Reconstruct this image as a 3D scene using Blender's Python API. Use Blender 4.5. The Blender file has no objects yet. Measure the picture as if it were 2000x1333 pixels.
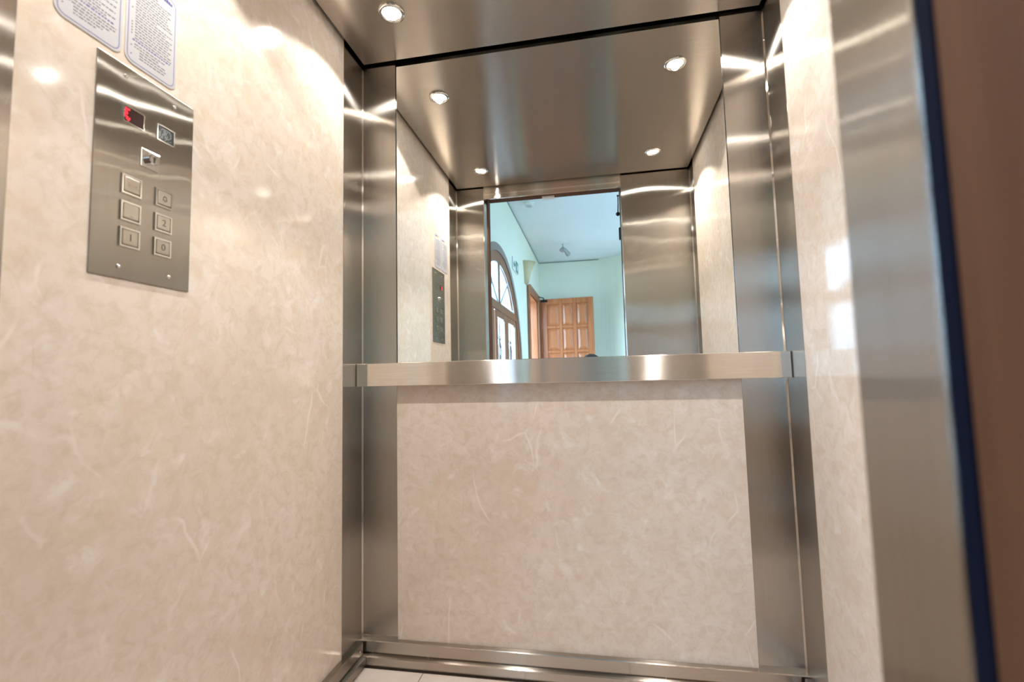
import bpy, bmesh, math, random
from mathutils import Vector, Matrix
R = math.radians
scene = bpy.context.scene
COL = scene.collection

# ------------------------------------------------------------------ camera
FPX, YAW, PITCH, ROLL = 909.39, 0.17639, 0.07571, -0.02387
CAM = Vector((0.82523, -1.55223, 0.96266))
fwd = Vector((-math.sin(YAW) * math.cos(PITCH), math.cos(YAW) * math.cos(PITCH), math.sin(PITCH)))
rt = Vector((math.cos(YAW), math.sin(YAW), 0)); upv = rt.cross(fwd)
r_ = math.cos(ROLL) * rt + math.sin(ROLL) * upv
u_ = -math.sin(ROLL) * rt + math.cos(ROLL) * upv
cd = bpy.data.cameras.new('photo_camera'); cam = bpy.data.objects.new('photo_camera', cd); COL.objects.link(cam)
m = Matrix.Identity(4)
for i in range(3):
    m[i][0] = r_[i]; m[i][1] = u_[i]; m[i][2] = -fwd[i]; m[i][3] = CAM[i]
cam.matrix_world = m
cd.sensor_width = 36; cd.lens = FPX / 2000 * 36; cd.clip_start = 0.01
cd.dof.use_dof = True; cd.dof.focus_distance = 1.75; cd.dof.aperture_fstop = 2.9
scene.camera = cam

# ------------------------------------------------------------------ world and exposure
world = bpy.data.worlds.new('overcast_sky'); scene.world = world; world.use_nodes = True
bg = world.node_tree.nodes['Background']
bg.inputs[0].default_value = (0.46, 0.72, 1.0, 1); bg.inputs[1].default_value = 14.5
scene.view_settings.view_transform = 'Standard'; scene.view_settings.look = 'None'
scene.view_settings.gamma = 1; scene.view_settings.use_curve_mapping = False
scene.view_settings.exposure = 0.0
LAMP_W, LAMP_COL = (14.5, 17.5, 32.0, 34.0), (1.0, 0.95, 0.895)
scene.cycles.max_bounces = 14; scene.cycles.diffuse_bounces = 6; scene.cycles.glossy_bounces = 8
scene.cycles.transparent_max_bounces = 12
scene.cycles.sample_clamp_indirect = 40

# ------------------------------------------------------------------ dimensions (metres)
W, H, D = 1.4, 2.137, 1.183           # cabin width, ceiling height, depth
S = 0.132                             # corner angle width
OL, OR = 0.178, 1.007                 # doorway left / right
LX, LH = -0.004, 2.75                 # lobby left wall, lobby ceiling
NY, FY = -1.36, -5.69                 # lobby near wall face, far wall
RX = 2.9                              # lobby right wall

# ------------------------------------------------------------------ materials
def mat(name):
    mt = bpy.data.materials.new(name); mt.use_nodes = True
    return mt, mt.node_tree.nodes, mt.node_tree.links, mt.node_tree.nodes['Principled BSDF']
def plain(name, col, rough=0.5, metal=0.0, emit=None, es=0, spec=0.5):
    mt, n, l, b = mat(name)
    b.inputs['Base Color'].default_value = (*col, 1); b.inputs['Roughness'].default_value = rough
    b.inputs['Metallic'].default_value = metal; b.inputs['Specular IOR Level'].default_value = spec
    if emit: b.inputs['Emission Color'].default_value = (*emit, 1); b.inputs['Emission Strength'].default_value = es
    return mt
def coords(n, l, scale=(1, 1, 1), rot=(0, 0, 0)):
    g = n.new('ShaderNodeNewGeometry'); mp = n.new('ShaderNodeMapping')
    mp.inputs['Scale'].default_value = scale; mp.inputs['Rotation'].default_value = rot
    l.new(g.outputs['Position'], mp.inputs['Vector']); return mp.outputs['Vector']
def noise(n, l, vec, scale, detail=3, rough=0.5, dist=0.0):
    t = n.new('ShaderNodeTexNoise'); t.inputs['Scale'].default_value = scale; t.inputs['Detail'].default_value = detail
    t.inputs['Roughness'].default_value = rough; t.inputs['Distortion'].default_value = dist
    l.new(vec, t.inputs['Vector']); return t.outputs['Fac']
def ramp(n, l, fac, stops):
    r = n.new('ShaderNodeValToRGB'); e = r.color_ramp.elements
    while len(e) < len(stops): e.new(0.5)
    for k, (p, c) in enumerate(stops): e[k].position = p; e[k].color = (*c, 1) if len(c) == 3 else c
    l.new(fac, r.inputs['Fac']); return r.outputs['Color']
def mix(n, l, fac, a, b, mode='MIX'):
    x = n.new('ShaderNodeMix'); x.data_type = 'RGBA'; x.blend_type = mode
    for s, v in ((x.inputs['Factor'], fac), (x.inputs['A'], a), (x.inputs['B'], b)):
        if hasattr(v, 'is_output'): l.new(v, s)
        elif isinstance(v, (int, float)): s.default_value = v
        else: s.default_value = (*v, 1)
    return x.outputs['Result']
def bump(n, l, height, strength, dist, b, prev=None):
    x = n.new('ShaderNodeBump'); x.inputs['Strength'].default_value = strength; x.inputs['Distance'].default_value = dist
    l.new(height, x.inputs['Height'])
    if prev: l.new(prev, x.inputs['Normal'])
    l.new(x.outputs['Normal'], b.inputs['Normal']); return x.outputs['Normal']

def steel(name, tangent, wide=0.55, sharp=0.12, col=(0.50, 0.465, 0.42), grain=(1, 1, 40), wavy=0.0, gs=30, wscale=3.2):
    """brushed stainless steel; tangent = direction across the brush lines, in which reflections smear
    (roughness wide along it, sharp along the brush lines)"""
    mt, n, l, b = mat(name); n.remove(b)
    g = n.new('ShaderNodeBsdfAnisotropic'); g.distribution = 'GGX'
    r = math.sqrt(wide * sharp)
    g.inputs['Roughness'].default_value = r; g.inputs['Anisotropy'].default_value = sharp / wide - 1.0
    c = n.new('ShaderNodeCombineXYZ')
    for i in range(3): c.inputs[i].default_value = tangent[i]
    l.new(c.outputs[0], g.inputs['Tangent'])
    f = noise(n, l, coords(n, l, grain), gs, 2, 0.5)
    l.new(ramp(n, l, f, [(0.3, tuple(x * 0.96 for x in col)), (0.7, tuple(min(1, x * 1.035) for x in col))]), g.inputs['Color'])
    if wavy:
        w = noise(n, l, coords(n, l), wscale, 1, 0.4)
        bump(n, l, w, 1.0, wavy, g)
    l.new(g.outputs[0], n['Material Output'].inputs['Surface'])
    return mt
STEEL_V = steel('steel_vertical_brush', (0.707, 0.707, 0), 0.47, 0.085, grain=(8, 8, 0.25), wavy=0.0012)
STEEL_FRONT = steel('steel_front_panel', (0.707, 0.707, 0), 0.47, 0.085, grain=(8, 8, 0.25), wavy=0.005)
STEEL_C = steel('steel_ceiling_brush', (0, 1, 0), 0.45, 0.15, col=(0.55, 0.50, 0.45), grain=(0.3, 8, 8), wavy=0.0012)
STEEL_H = steel('steel_horizontal_brush', (0.0, 0.35, 1), 0.48, 0.085, col=(0.83, 0.775, 0.71), grain=(0.3, 8, 8))
STEEL_P = steel('steel_control_plate', (0.1, 1, 0), 0.5, 0.055, grain=(8, 8, 0.3), wavy=0.0011, wscale=7, col=(0.42, 0.395, 0.355))
STEEL_B = steel('steel_skirting', (0.0, 0.35, 1), 0.45, 0.12, col=(0.50, 0.45, 0.40), grain=(0.3, 8, 8))
STEEL_BY = steel('steel_skirting_side', (0.35, 0.0, 1), 0.45, 0.12, col=(0.42, 0.38, 0.335), grain=(8, 0.3, 8))
CHROME_D = plain('button_chrome', (0.62, 0.60, 0.57), 0.10, 1)
CHROME = plain('chrome', (0.8, 0.79, 0.77), 0.12, 1)

def stone_mat():
    mt, n, l, b = mat('cream_stone')
    v = coords(n, l)
    n1 = noise(n, l, v, 3.0, 5, 0.6, 0.6)
    base = ramp(n, l, n1, [(0.28, (0.655, 0.553, 0.455)), (0.5, (0.71, 0.618, 0.530)), (0.72, (0.725, 0.648, 0.572))])
    n2 = noise(n, l, v, 30, 5, 0.7, 0.6)
    base = mix(n, l, ramp(n, l, n2, [(0.44, (0, 0, 0)), (0.68, (0.75, 0.75, 0.75))]), base, (0.60, 0.49, 0.385))
    n3 = noise(n, l, coords(n, l, (1, 1, 1), (0.6, 0.2, 0.9)), 8, 4, 0.6, 0.8)
    base = mix(n, l, ramp(n, l, n3, [(0.54, (0, 0, 0)), (0.70, (0.55, 0.55, 0.55))]), base, (0.68, 0.545, 0.42))
    n4 = noise(n, l, coords(n, l, (1, 1, 1), (0.1, 1.2, 0.4)), 14, 4, 0.65, 0.5)
    base = mix(n, l, ramp(n, l, n4, [(0.56, (0, 0, 0)), (0.72, (0.75, 0.75, 0.75))]), base, (0.78, 0.73, 0.67))
    # pale diagonal veins
    def vein(rot, sc, lo, hi, tint, amt):
        nonlocal base
        vv = coords(n, l, (sc, sc, sc * 0.5), rot)
        wob = n.new('ShaderNodeTexNoise'); wob.inputs['Scale'].default_value = 5.0; wob.inputs['Detail'].default_value = 2; l.new(v, wob.inputs['Vector'])
        sc_n = n.new('ShaderNodeVectorMath'); sc_n.operation = 'SCALE'; l.new(wob.outputs['Color'], sc_n.inputs[0]); sc_n.inputs['Scale'].default_value = 0.22
        ad = n.new('ShaderNodeVectorMath'); ad.operation = 'ADD'; l.new(vv, ad.inputs[0]); l.new(sc_n.outputs[0], ad.inputs[1])
        vo = n.new('ShaderNodeTexVoronoi'); vo.feature = 'DISTANCE_TO_EDGE'; vo.inputs['Scale'].default_value = 2.2; l.new(ad.outputs[0], vo.inputs['Vector'])
        k = ramp(n, l, vo.outputs['Distance'], [(lo, (1, 1, 1)), (hi, (0, 0, 0))])
        br = ramp(n, l, noise(n, l, vv, 4.2, 1), [(0.545, (0, 0, 0)), (0.68, (amt, amt, amt))])
        k2 = mix(n, l, 1.0, k, br, 'MULTIPLY')
        base = mix(n, l, k2, base, tint)
    vein((0.5, 0.6, 0.3), 2.6, 0.003, 0.020, (0.82, 0.77, 0.71), 0.6)
    vein((1.1, -0.3, -0.7), 3.9, 0.002, 0.016, (0.55, 0.44, 0.335), 0.26)
    l.new(base, b.inputs['Base Color'])
    b.inputs['Roughness'].default_value = 0.10; b.inputs['Specular IOR Level'].default_value = 0.5
    return mt
STONE = stone_mat()
def tile_mat():
    mt, n, l, b = mat('pale_floor_tile')
    f = noise(n, l, coords(n, l), 9, 4, 0.6)
    l.new(ramp(n, l, f, [(0.3, (0.66, 0.56, 0.49)), (0.7, (0.74, 0.66, 0.60))]), b.inputs['Base Color'])
    b.inputs['Roughness'].default_value = 0.3
    return mt
TILE = tile_mat()
GROUT = plain('grout', (0.30, 0.25, 0.21), 0.9)
DARK = plain('dark_gap', (0.02, 0.018, 0.016), 0.8)
CONCRETE = plain('shaft_concrete', (0.10, 0.095, 0.09), 0.9)
def mirror_mat():
    mt, n, l, b = mat('mirror_silver')
    b.inputs['Base Color'].default_value = (0.93, 0.95, 0.93, 1); b.inputs['Metallic'].default_value = 1; b.inputs['Roughness'].default_value = 0.0
    return mt
MIRROR = mirror_mat()
def wall_mat(name, c1, c2):
    mt, n, l, b = mat(name)
    f = noise(n, l, coords(n, l), 1.5, 3)
    l.new(ramp(n, l, f, [(0.3, c1), (0.7, c2)]), b.inputs['Base Color']); b.inputs['Roughness'].default_value = 0.6
    bump(n, l, noise(n, l, coords(n, l), 120, 2), 0.08, 0.002, b)
    return mt
MINT = wall_mat('mint_paint', (0.76, 0.785, 0.655), (0.79, 0.815, 0.685))
WHITE_P = wall_mat('white_paint', (0.80, 0.83, 0.84), (0.83, 0.86, 0.87))
def wood_mat(name, c1, c2, rough=0.32, axis='z', sc=1.0):
    mt, n, l, b = mat(name)
    g = {'z': (9, 9, 0.7), 'x': (0.7, 9, 9), 'y': (9, 0.7, 9)}[axis]
    v = coords(n, l, tuple(x * sc for x in g))
    f = noise(n, l, v, 2.2, 5, 0.62, 1.2)
    l.new(ramp(n, l, f, [(0.3, c1), (0.7, c2)]), b.inputs['Base Color'])
    b.inputs['Roughness'].default_value = rough
    bump(n, l, noise(n, l, v, 9, 2), 0.12, 0.001, b)
    return mt
WOOD = wood_mat('orange_wood', (0.36, 0.105, 0.034), (0.52, 0.190, 0.075), 0.25)
WOOD_D = wood_mat('dark_wood', (0.088, 0.028, 0.007), (0.125, 0.044, 0.012), 0.85)
WOOD_A = wood_mat('arch_wood', (0.22, 0.078, 0.030), (0.33, 0.130, 0.055), 0.42)
STONE_ARCH = plain('taupe_architrave', (0.27, 0.22, 0.19), 0.6)
NAVY = plain('navy_seal', (0.0035, 0.006, 0.016), 0.7, spec=0.05)
BLACK = plain('black_plastic', (0.012, 0.012, 0.014), 0.4)
WHITE = plain('white_plastic', (0.80, 0.80, 0.78), 0.4)
PAPER = plain('notice_sheet', (0.50, 0.50, 0.515), 0.25)
INK = plain('grey_ink', (0.09, 0.088, 0.09), 0.5)
INK_BLUE = plain('blue_ink', (0.05, 0.045, 0.24), 0.5)
BORDER = plain('lilac_ink', (0.20, 0.19, 0.36), 0.5)
ORANGE = plain('orange_ink', (0.55, 0.30, 0.06), 0.5)
def glass_mat(name, tint=(0.95, 0.98, 1.0)):
    mt, n, l, b = mat(name); n.remove(b)
    tr = n.new('ShaderNodeBsdfTransparent'); tr.inputs[0].default_value = (*tint, 1)
    gl = n.new('ShaderNodeBsdfGlossy'); gl.inputs['Roughness'].default_value = 0.02
    lw = n.new('ShaderNodeLayerWeight'); pw = n.new('ShaderNodeMath'); pw.operation = 'POWER'; l.new(lw.outputs['Facing'], pw.inputs[0]); pw.inputs[1].default_value = 5.0
    fr = n.new('ShaderNodeMath'); fr.operation = 'MULTIPLY_ADD'; l.new(pw.outputs[0], fr.inputs[0]); fr.inputs[1].default_value = 0.6; fr.inputs[2].default_value = 0.04
    mx = n.new('ShaderNodeMixShader'); l.new(fr.outputs[0], mx.inputs[0]); l.new(tr.outputs[0], mx.inputs[1]); l.new(gl.outputs[0], mx.inputs[2])
    l.new(mx.outputs[0], n['Material Output'].inputs['Surface']); return mt
GLASS = glass_mat('window_glass')

# ------------------------------------------------------------------ mesh helpers
class MB:
    def __init__(s): s.bm = bmesh.new()
    def box(s, a, b, bev=0.0, seg=2):
        v = bmesh.ops.create_cube(s.bm, size=1)['verts']
        for x in v: x.co = Vector([a[i] + (x.co[i] + 0.5) * (b[i] - a[i]) for i in range(3)])
        if bev:
            es = list({e for x in v for e in x.link_edges})
            bmesh.ops.bevel(s.bm, geom=es, offset=bev, segments=seg, affect='EDGES', profile=0.5)
        return s
    def prism(s, poly, axis, a, b):
        """extrude a polygon (list of 2d points) along an axis from a to b"""
        def P(p, t):
            return {'x': (t, p[0], p[1]), 'y': (p[0], t, p[1]), 'z': (p[0], p[1], t)}[axis]
        va = [s.bm.verts.new(P(p, a)) for p in poly]; vb = [s.bm.verts.new(P(p, b)) for p in poly]
        s.bm.faces.new(va); s.bm.faces.new(vb[::-1])
        for i in range(len(poly)):
            j = (i + 1) % len(poly); s.bm.faces.new((va[i], vb[i], vb[j], va[j]))
        bmesh.ops.recalc_face_normals(s.bm, faces=s.bm.faces[:]); return s
    def strip(s, outer, inner, axis, a, b, closed=False):
        """band between two polylines with equal counts, extruded along axis"""
        n = len(outer)
        for i in range(n if closed else n - 1):
            j = (i + 1) % n; s.prism([outer[i], outer[j], inner[j], inner[i]], axis, a, b)
        bmesh.ops.remove_doubles(s.bm, verts=s.bm.verts[:], dist=1e-5); return s
    def lathe(s, prof, c, axis=(0, 0, 1), seg=24, cap=True):
        """profile [(radius, height)] turned about an axis through c"""
        q = Vector((0, 0, 1)).rotation_difference(Vector(axis)); rings = []
        for r, h in prof:
            rings.append([s.bm.verts.new(Vector(c) + q @ Vector((r * math.cos(2 * math.pi * k / seg), r * math.sin(2 * math.pi * k / seg), h))) for k in range(seg)])
        for A, B in zip(rings, rings[1:]):
            for k in range(seg): s.bm.faces.new((A[k], A[(k + 1) % seg], B[(k + 1) % seg], B[k]))
        if cap: s.bm.faces.new(rings[0][::-1]); s.bm.faces.new(rings[-1])
        return s
    def tube(s, pts, r, seg=8):
        pts = [Vector(p) for p in pts]; rings = []
        for i, p in enumerate(pts):
            d = (pts[min(i + 1, len(pts) - 1)] - pts[max(i - 1, 0)]).normalized()
            q = Vector((0, 0, 1)).rotation_difference(d); rr = r[i] if isinstance(r, (list, tuple)) else r
            rings.append([s.bm.verts.new(p + q @ Vector((rr * math.cos(2 * math.pi * k / seg), rr * math.sin(2 * math.pi * k / seg), 0))) for k in range(seg)])
        for A, B in zip(rings, rings[1:]):
            for k in range(seg): s.bm.faces.new((A[k], A[(k + 1) % seg], B[(k + 1) % seg], B[k]))
        s.bm.faces.new(rings[0][::-1]); s.bm.faces.new(rings[-1]); return s
    def ball(s, c, r, sc=(1, 1, 1), u=16, v=10):
        vs = bmesh.ops.create_uvsphere(s.bm, u_segments=u, v_segments=v, radius=r)['verts']
        for x in vs: x.co = Vector(c) + Vector([x.co[i] * sc[i] for i in range(3)])
        return s
    def quad(s, pts):
        s.bm.faces.new([s.bm.verts.new(p) for p in pts]); return s
    def build(s, name, m, parent=None, smooth=False):
        me = bpy.data.meshes.new(name); bmesh.ops.recalc_face_normals(s.bm, faces=s.bm.faces[:]) if not getattr(s, 'keep', False) else None
        s.bm.to_mesh(me); s.bm.free(); me.materials.append(m)
        if smooth:
            me.polygons.foreach_set('use_smooth', [True] * len(me.polygons))
        o = bpy.data.objects.new(name, me); COL.objects.link(o)
        if parent: o.parent = parent
        return o
def smooth_angle(o, a=40):
    me = o.data
    me.polygons.foreach_set('use_smooth', [True] * len(me.polygons))
    bm = bmesh.new(); bm.from_mesh(me)
    for e in bm.edges:
        e.smooth = len(e.link_faces) == 2 and e.calc_face_angle(0) < R(a)
    bm.to_mesh(me); bm.free(); return o
def empty(name, loc=(0, 0, 0)):
    o = bpy.data.objects.new(name, None); COL.objects.link(o); o.location = loc; o.empty_display_size = 0.05
    return o
def tag(o, label=None, cat=None, group=None, kind=None):
    if label: o['label'] = label
    if cat: o['category'] = cat
    if group: o['group'] = group
    if kind: o['kind'] = kind
    return o
def struct(o, label, cat): return tag(o, label, cat, kind='structure')
def child(o, parent):
    o.parent = parent; o.matrix_parent_inverse = Matrix.Translation(-Vector(parent.location)); return o
def box(name, a, b, m, parent=None, bev=0.0):
    o = MB().box(a, b, bev).build(name, m)
    if parent: child(o, parent)
    return o

# ================================================================== CABIN SHELL
TOP = 2.27
# left wall: backing with one big stone panel
wl = struct(box('wall_left', (-0.035, -D, 0), (-0.012, 0.02, TOP), DARK), 'left cabin wall clad in one tall cream marbled panel', 'wall')
child(box('stone_panel', (-0.012, -1.05, 0.004), (0.0, -0.10, TOP - 0.02), STONE), wl)
wr = struct(box('wall_right', (W + 0.012, -D, 0), (W + 0.035, 0.02, TOP), DARK), 'right cabin wall with cream marbled panel beside the open doorway', 'wall')
child(box('stone_panel', (W, -1.12, 0.004), (W + 0.012, -0.10, TOP - 0.02), STONE), wr)
wb = struct(box('wall_back', (-0.035, 0.012, 0), (W + 0.035, 0.04, TOP), DARK), 'back cabin wall with cream marbled panel below the steel rail', 'wall')
child(box('stone_panel', (0.10, 0.0, 0.004), (W - 0.10, 0.012, 0.985), STONE), wb)
RZB, RZT, RP = 0.939, 1.0186, 0.0487
mir = box('wall_mirror', (0.10, 0.004, 0.987), (W - 0.10, 0.011, TOP - 0.02), MIRROR)
tag(mir, 'large frameless mirror filling the back wall above the steel rail', 'mirror')

# L shaped corner angles of brushed steel
def angle(name, pts, z0, z1, label):
    o = MB().prism(pts, 'z', z0, z1).build(name, STEEL_V); return struct(o, label, 'trim')
t = 0.0016
angle('trim_1', [(0, 0), (0, -S), (t, -S), (t, -0.006), (0.006, -t), (S, -t), (S, 0)], 0.0, TOP - 0.02, 'brushed steel corner angle between control panel wall and mirror')
angle('trim_2', [(W, 0), (W, -S), (W - t, -S), (W - t, -0.006), (W - 0.006, -t), (W - S, -t), (W - S, 0)], 0.0, TOP - 0.02, 'brushed steel corner angle between right marbled wall and mirror')
angle('trim_3', [(0, -1.04), (t, -1.04), (t, -D + 0.007), (0.008, -D + 0.0008), (0.008, -D + 0.0002), (0, -D + 0.0002)], 0.0, TOP - 0.02, 'brushed steel strip at front end of control panel wall')
angle('trim_4', [(W, -1.105), (W - t, -1.105), (W - t, -D + 0.007), (W - 0.008, -D + 0.0008), (W - 0.008, -D + 0.0002), (W, -D + 0.0002)], 0.0, TOP - 0.02, 'narrow brushed steel strip at front end of right marbled wall')

# front wall of the cabin: return panels either side of the doorway and header
wf = struct(MB().box((-0.035, -1.263, 0), (OL, -D, TOP - 0.02), 0.002, 1).build('wall_front_left', STEEL_FRONT), 'narrow brushed steel front panel left of the doorway', 'wall')
wf = struct(MB().box((OR, -1.269, 0), (W + 0.035, -D, TOP - 0.02), 0.003, 2).build('wall_front_right', STEEL_FRONT), 'wide brushed steel front panel right of the doorway', 'wall')
hd = struct(MB().box((OL, -D - 0.018, 2.0635), (OR, -D - 0.002, TOP - 0.02)).build('trim_5', STEEL_H), 'brushed steel header above the cabin doorway', 'trim')
child(MB().box((OL, -D - 0.006, 2.092), (OR, -D + 0.006, 2.104)).build('drip_rail', STEEL_H), hd)

# ceiling panel hanging clear of the walls, roof above it
G = 0.0146
HOLES = [(0.222, -0.228), (1.165, -0.215), (0.222, -0.948), (1.165, -0.932)]
HR = 0.034
def ceiling_panel():
    """plate with four round holes for the lamps: ring fan around every hole inside its own quarter"""
    mb = MB(); bm = mb.bm
    xs = [G, 0.6935, W - G]; ys = [-D + G, -0.58, -G]; N = 32
    for z, flip in ((H, 1), (H + 0.012, 0)):
        for i in range(2):
            for j in range(2):
                hx, hy = [h for h in HOLES if xs[i] < h[0] < xs[i + 1] and ys[j] < h[1] < ys[j + 1]][0]
                x0, x1, y0, y1 = xs[i], xs[i + 1], ys[j], ys[j + 1]; inn, out = [], []
                for k in range(N):
                    a = 2 * math.pi * (k + 0.5) / N; c, s_ = math.cos(a), math.sin(a)
                    inn.append(bm.verts.new((hx + HR * c, hy + HR * s_, z)))
                    tx = ((x1 if c > 0 else x0) - hx) / c; ty = ((y1 if s_ > 0 else y0) - hy) / s_; tt = min(tx, ty)
                    out.append((hx + c * tt, hy + s_ * tt))
                ov = [bm.verts.new((*p, z)) for p in out]
                corners = [(x0, y0), (x1, y0), (x1, y1), (x0, y1)]
                for k in range(N):
                    kk = (k + 1) % N
                    f = [inn[k], ov[k], ov[kk], inn[kk]]
                    p, q = out[k], out[kk]
                    if abs(p[0] - q[0]) > 1e-6 and abs(p[1] - q[1]) > 1e-6:
                        cx = min(corners, key=lambda c_: (c_[0] - p[0]) ** 2 + (c_[1] - p[1]) ** 2)
                        f = [inn[k], ov[k], bm.verts.new((*cx, z)), ov[kk], inn[kk]]
                    bm.faces.new(f if not flip else f[::-1])
    bmesh.ops.remove_doubles(bm, verts=bm.verts[:], dist=1e-5)
    # sides
    for a, b in (((G, -D + G), (W - G, -D + G)), ((W - G, -D + G), (W - G, -G)), ((W - G, -G), (G, -G)), ((G, -G), (G, -D + G))):
        mb.quad([(*a, H), (*b, H), (*b, H + 0.012), (*a, H + 0.012)])
    mb.keep = True
    return mb.build('ceiling', STEEL_C)
struct(ceiling_panel(), 'suspended brushed steel cabin ceiling with dark gap around it', 'ceiling')
struct(box('ceiling_roof', (-0.035, -1.263, TOP), (W + 0.035, 0.04, TOP + 0.03), DARK), 'dark cabin roof above the suspended ceiling', 'ceiling')

# cabin floor with tiles
fl = struct(box('floor', (-0.035, -1.263, -0.03), (W + 0.035, 0.04, -0.004), GROUT), 'cabin floor of pale beige tiles', 'floor')
xs = [0.012, 0.232, 0.565, 0.898, 1.231, 1.388]; ys = [-1.255, -1.02, -0.69, -0.36, -0.03]
for i in range(5):
    for j in range(4):
        child(MB().box((xs[i] + 0.0012, ys[j] + 0.0012, -0.004), (xs[i + 1] - 0.0012, ys[j + 1] - 0.0012, 0.0), 0.0008, 1).build('tile', TILE), fl)

# stepped steel skirting on three sides
def skirting(name, side, label):
    prof = [(0.0, 0.083), (0.017, 0.083), (0.019, 0.080), (0.019, 0.047), (0.012, 0.047), (0.012, 0.041), (0.024, 0.037), (0.029, 0.034), (0.030, 0.012), (0.020, 0.012), (0.020, 0.002), (0.0, 0.002)]
    if side == 'back': o = MB().prism([(-d - 0.0018, z) for d, z in prof], 'x', 0.002, W - 0.002).build(name, STEEL_B)
    elif side == 'left': o = MB().prism([(d + 0.0018, z) for d, z in prof], 'y', -D + 0.003, -0.033).build(name, STEEL_BY)
    else: o = MB().prism([(W - 0.0018 - d, z) for d, z in prof], 'y', -D + 0.003, -0.033).build(name, STEEL_BY)
    struct(o, label, 'baseboard'); return o
sk = skirting('baseboard_back', 'back', 'stepped steel skirting along the back wall')
for x in (0.045, 0.245, 0.62, 1.0, 1.32):
    child(MB().lathe([(0.0028, 0), (0.0028, 0.002), (0.001, 0.003)], (x, -0.0135, 0.044), (0, -1, 0), 10).build('screw', CHROME), sk)
sk = skirting('baseboard_left', 'left', 'stepped steel skirting under the control panel wall')
for y in (-0.052, -0.35, -0.8):
    child(MB().lathe([(0.0035, 0), (0.0035, 0.0015), (0.0015, 0.003)], (0.0205, y, 0.062), (1, 0, 0), 10).build('screw', CHROME), sk)
skirting('baseboard_right', 'right', 'stepped steel skirting under the right marbled wall')

# shaft round the cabin
mb = MB()
for a, b in (((-0.25, 0.2, -0.3), (1.65, 0.3, 3.0)), ((-0.35, NY + 0.06, -0.3), (-0.25, 0.3, 3.0)), ((1.65, NY + 0.06, -0.3), (1.75, 0.3, 3.0)),
             ((-0.35, NY + 0.06, 3.0), (1.75, 0.3, 3.1)), ((-0.35, NY + 0.06, -0.4), (1.75, 0.3, -0.3))): mb.box(a, b)
struct(mb.build('wall_shaft', CONCRETE), 'dark concrete lift shaft behind the cabin', 'wall')

# ================================================================== HANDRAIL
hr = empty('handrail', (W / 2, 0, RZB))
child(MB().box((0.004, -RP, RZB), (W - 0.004, -0.002, RZT), 0.0022, 3).build('rail_channel', STEEL_H), hr)
for x0, x1 in ((0.0017, 0.004), (W - 0.004, W - 0.0017)):
    child(box('end_cap', (x0, -RP + 0.0015, RZB + 0.001), (x1, -0.003, RZT - 0.001), DARK), hr)
tag(hr, 'flat brushed steel rail running across the back wall under the mirror', 'handrail')

# ================================================================== DOWNLIGHTS
LBL = ['recessed round spotlight in cabin ceiling beside mirror, on control panel side',
       'recessed round spotlight in cabin ceiling beside mirror, on right wall side',
       'recessed round spotlight in cabin ceiling near doorway, on control panel side',
       'recessed round spotlight in cabin ceiling near doorway, on right wall side']
LAMP = plain('lamp_glass', (1, 1, 1), 0.3, emit=(1.0, 0.93, 0.82), es=40)
for k, (x, y) in enumerate(HOLES):
    e = empty('recessed_spotlight', (x, y, H))
    child(MB().lathe([(HR - 0.001, 0.02), (HR - 0.001, -0.001), (HR + 0.008, -0.001), (HR + 0.007, -0.005), (HR - 0.001, -0.008), (HR - 0.004, -0.006), (HR - 0.006, 0.02)], (x, y, H), seg=32, cap=False).build('trim_ring', CHROME, smooth=True), e)
    child(MB().lathe([(0.0275, 0.0), (0.026, -0.002), (0.012, -0.004), (0.001, -0.0045)], (x, y, H + 0.0015), seg=24).build('lamp_lens', LAMP, smooth=True), e)
    child(MB().lathe([(0.031, 0.011), (0.031, 0.07), (0.012, 0.09)], (x, y, H), seg=20).build('lamp_housing', BLACK), e)
    ld = bpy.data.lights.new('halogen_beam', 'SPOT'); ld.energy = LAMP_W[k]; ld.color = LAMP_COL
    ld.spot_size = R(121); ld.spot_blend = 0.16; ld.shadow_soft_size = 0.016
    lo = bpy.data.objects.new('halogen_beam', ld); COL.objects.link(lo); lo.location = (x, y, H - 0.010); child(lo, e)
    pd = bpy.data.lights.new('filament_glow', 'POINT'); pd.energy = LAMP_W[k] * 0.06; pd.color = LAMP_COL; pd.shadow_soft_size = 0.004
    po = bpy.data.objects.new('filament_glow', pd); COL.objects.link(po); po.location = (x, y, H - 0.0045); child(po, e)
    tag(e, LBL[k], 'spotlight', 'ceiling spotlights')

# ================================================================== CONTROL PANEL
PX = 0.0032
cp = empty('control_panel', (0, -0.8305, 1.3485))
child(MB().box((0.0001, -0.9275, 1.152), (PX, -0.7335, 1.545), 0.0008, 2).build('face_plate', STEEL_P), cp)
for y, z in ((-0.8787, 1.5245), (-0.7795, 1.5235), (-0.8785, 1.1728), (-0.7806, 1.1735)):
    child(MB().lathe([(0.0042, 0), (0.0042, 0.0012), (0.003, 0.003), (0.0008, 0.0036)], (PX - 0.0003, y, z), (1, 0, 0), 14).build('screw', CHROME, smooth=True), cp)
def frame4(y0, y1, z0, z1, w, x0, x1):
    mb = MB()
    mb.box((x0, y0, z0), (x1, y0 + w, z1)); mb.box((x0, y1 - w, z0), (x1, y1, z1))
    mb.box((x0, y0 + w, z0), (x1, y1 - w, z0 + w)); mb.box((x0, y0 + w, z1 - w), (x1, y1 - w, z1)); return mb
REDG = plain('red_display_glass', (0.03, 0.002, 0.003), 0.12)
REDL = plain('red_led', (0.4, 0.0, 0.01), 0.4, emit=(1.0, 0.02, 0.04), es=2.2)
GREYG = plain('grey_display_glass', (0.045, 0.05, 0.055), 0.15)
DOTS = plain('pale_display_dots', (0.38, 0.42, 0.42), 0.5)
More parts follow.
